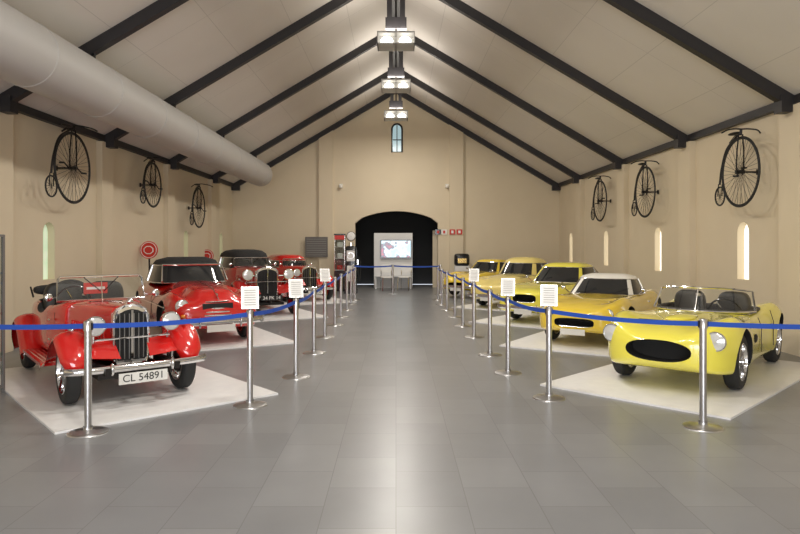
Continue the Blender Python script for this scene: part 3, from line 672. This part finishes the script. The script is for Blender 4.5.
# ---------------------------------------------------------------- glass display cabinet (left edge)
b=B(); cx,cy=-4.63,6.78
for sx_ in(-1,1):
    for sy in(-1,1): b.box((sx_*.38,sy*.14,.85),(.03,.03,1.7),'dgrey')
for z in(.06,.42,.85,1.28,1.69):
    b.box((0,0,z),(.78,.30,.025),'dgrey' if z in(.06,1.69) else 'glass')
b.box((0,-.14,.2),(.76,.01,.3),'dgrey')
for (c,d) in(((0,-.147,1.05),(.74,.004,1.26)),((.385,0,.95),(.004,.27,1.5)),((-.385,0,.95),(.004,.27,1.5))): b.box(c,d,'glass')
for z in(.44,.87,1.3):
    for k in range(5):
        xx=-.28+.145*k; cc=random.choice(['red','paper','black','belt','chrome'])
        b.ell((xx,0,z+.05),(.05,.10,.04),cc,.5,.6,8,12); b.ell((xx,.0,z+.1),(.035,.05,.03),cc,.6,.6,8,12)
b.obj('glass_display_cabinet',None,(cx,cy,0),.0)
# ---------------------------------------------------------------- far end furniture
def pump(x,y,col,h=2.0):
    b=B(); b.box((0,0,.06),(.42,.42,.12),'black'); b.ell((0,0,.8),(.19,.17,.74),col,.25,.3,12,28)
    b.box((0,-.172,1.22),(.26,.02,.34),'paper'); b.ring((0,-.185,1.22),.1,.008,(0,1,0),'chrome',20,6)
    b.box((0,-.175,.65),(.24,.01,.5),'paper'); b.cyl((0,0,1.52),(0,0,1.65),.08,'chrome',16)
    b.lathe([(.01,-.06),(.12,-.05),(.14,0),(.12,.05),(.01,.06)],(0,0,h-.2),(0,1,0),'paper',28); b.ring((0,0,h-.2),.14,.018,(0,1,0),'dgrey',28,6)
    b.tube(catmull([(.2,0,1.2),(.30,0,1.0),(.28,0,.4),(.24,0,.6),(.22,0,.95)],5),.018,'rubber',6); b.box((.22,0,1.0),(.04,.05,.18),'chrome')
    b.obj('vintage_petrol_pump',None,(x,y,0))
pump(-1.46,20.8,'black',2.05)
b=B(); b.box((0,0,.35),(.36,.34,.7),'black'); b.box((0,.15,1.3),(.36,.03,1.2),'dgrey'); b.box((0,0,1.92),(.38,.36,.05),'black')
for sx_ in(-1,1):
    for sy in(-1,1): b.box((sx_*.17,sy*.16,1.3),(.02,.02,1.2),'chrome')
b.box((0,-.16,1.3),(.34,.004,1.18),'glass'); b.box((0,-.175,1.82),(.34,.01,.14),'redsign')
for z in(.72,1.12,1.5): b.box((0,0,z),(.34,.32,.015),'paper'); b.ell((0,-.02,z+.09),(.10,.08,.08),'paper' if z>1 else 'red',.5,.5)
b.obj('tall_display_cabinet',None,(-1.9,21.7,0))
# partition with TV
b=B(); b.box((0,0,1.0),(1.4,.08,2.0),'lgrey'); b.box((.0,-.3,.45),(1.3,.5,.04),'lgrey')
for s in(-1,1): b.box((s*.62,-.3,.22),(.04,.46,.44),'lgrey')
b.obj('tv_partition_counter',None,(-.1,YF+.45,0))
e=empty('flat_screen_tv',(.0,YF+.34,1.42)); b=B(); b.box((0,0,0),(1.14,.05,.68),'black'); b.obj('tv_body',e); b=B(); b.box((0,-.03,0),(1.06,.01,.60),'screen'); b.obj('tv_display',e)
def chair(x,y,rz):
    b=B(); b.ell((0,0,.46),(.21,.21,.025),'paper',.4,.4); b.ell((0,.2,.75),(.2,.02,.14),'paper',.4,.4)
    for sx_ in(-1,1):
        b.tube([(sx_*.18,-.18,.45),(sx_*.2,-.22,0)],.012,'chrome',6); b.tube([(sx_*.18,.2,.8),(sx_*.18,.18,.45),(sx_*.2,.24,0)],.012,'chrome',6)
    b.obj('chair',None,(x,y,0),rz)
chair(-.3,21.9,.2); chair(.3,22.1,-.3)
b=B(); b.box((0,0,1.05),(.5,.05,2.1),'wall'); b.box((.18,-.04,1.0),(.03,.04,.12),'chrome'); b.obj('door_1',None,(1.6,YF+.7,0))
# wall panel, signs, spots
b=B(); b.box((0,0,0),(.80,.05,.72),'dgrey')
for i in range(8): b.box((0,-.03,-.28+.08*i),(.7,.012,.02),'grey')
b.obj('wall_vent_grille',None,((317-VX)*KF,YF-.15,H+(VY-247)*KF))
for px in(438,444,452,459): 
    b=B(); r_=px>446; b.box((0,0,0),(.2,.03,.18),'redsign' if r_ else ('paper' if px==444 else 'black')); b.box((0,-.02,0),(.08,.01,.1),'paper' if r_ else 'redsign')
    x_=(px-VX)*KF; b.obj('safety_sign',None,(x_,YF-(.14 if 1.88<x_<2.42 else .02),H+(VY-232)*KF))
for px in(341,447):
    b=B(); b.box((0,0,0),(.12,.06,.14),'white'); b.ell((0,-.08,-.03),(.07,.07,.06),'white'); b.obj('wall_spotlight',None,((px-VX)*KF,YF-.03,H+(VY-186)*KF))
# round enamel signs on stands
for px,py,Y in((149,250,14.6),(207,256,19.6)):
    b=B(); z=H+(VY-py)*Y/F
    b.lathe([(.004,.02),(.20,.02),(.20,-.02),(.004,-.02)],(0,0,z),(0,-1,0),'redsign',32); b.ring((0,-.022,z),.175,.008,(0,1,0),'paper',32,6)
    b.prism([(.1*math.cos(a)*1.2,z+.1*math.sin(a)) for a in [math.pi/4*q+math.pi/8 for q in range(8)]],1,-.03,-.02,'paper')
    b.prism([(.08*math.cos(a)*1.2,z+.08*math.sin(a)) for a in [math.pi/4*q+math.pi/8 for q in range(8)]],1,-.036,-.03,'redsign')
    b.cyl((0,.02,0),(0,.02,z-.18),.02,'iron',8); b.lathe([(.004,.03),(.16,.02),(.17,0)],(0,.02,0),(0,0,1),'iron',20); b.obj('round_enamel_sign',None,((px-VX)*Y/F,Y,0))
b=B(); b.box((0,0,.42),(.5,.4,.84),'lgrey'); b.ell((0,0,1.05),(.27,.18,.22),'black',.4,.5); b.box((0,-.17,1.02),(.3,.03,.16),'brass')
b.obj('vintage_radio_on_plinth',None,((462-VX)*22.2/F,22.3,0))
# ---------------------------------------------------------------- camera
cam=bpy.data.cameras.new('camera'); cam.sensor_width=36; cam.lens=F/800*36; cam.shift_x=(400-VX)/800; cam.shift_y=-(267-VY)/800; cam.clip_end=200
co=bpy.data.objects.new('camera',cam); COL.objects.link(co); co.location=(0,0,H); co.rotation_euler=(math.pi/2,0,0); S.camera=co
S.view_settings.view_transform='Standard'; S.view_settings.look='None'
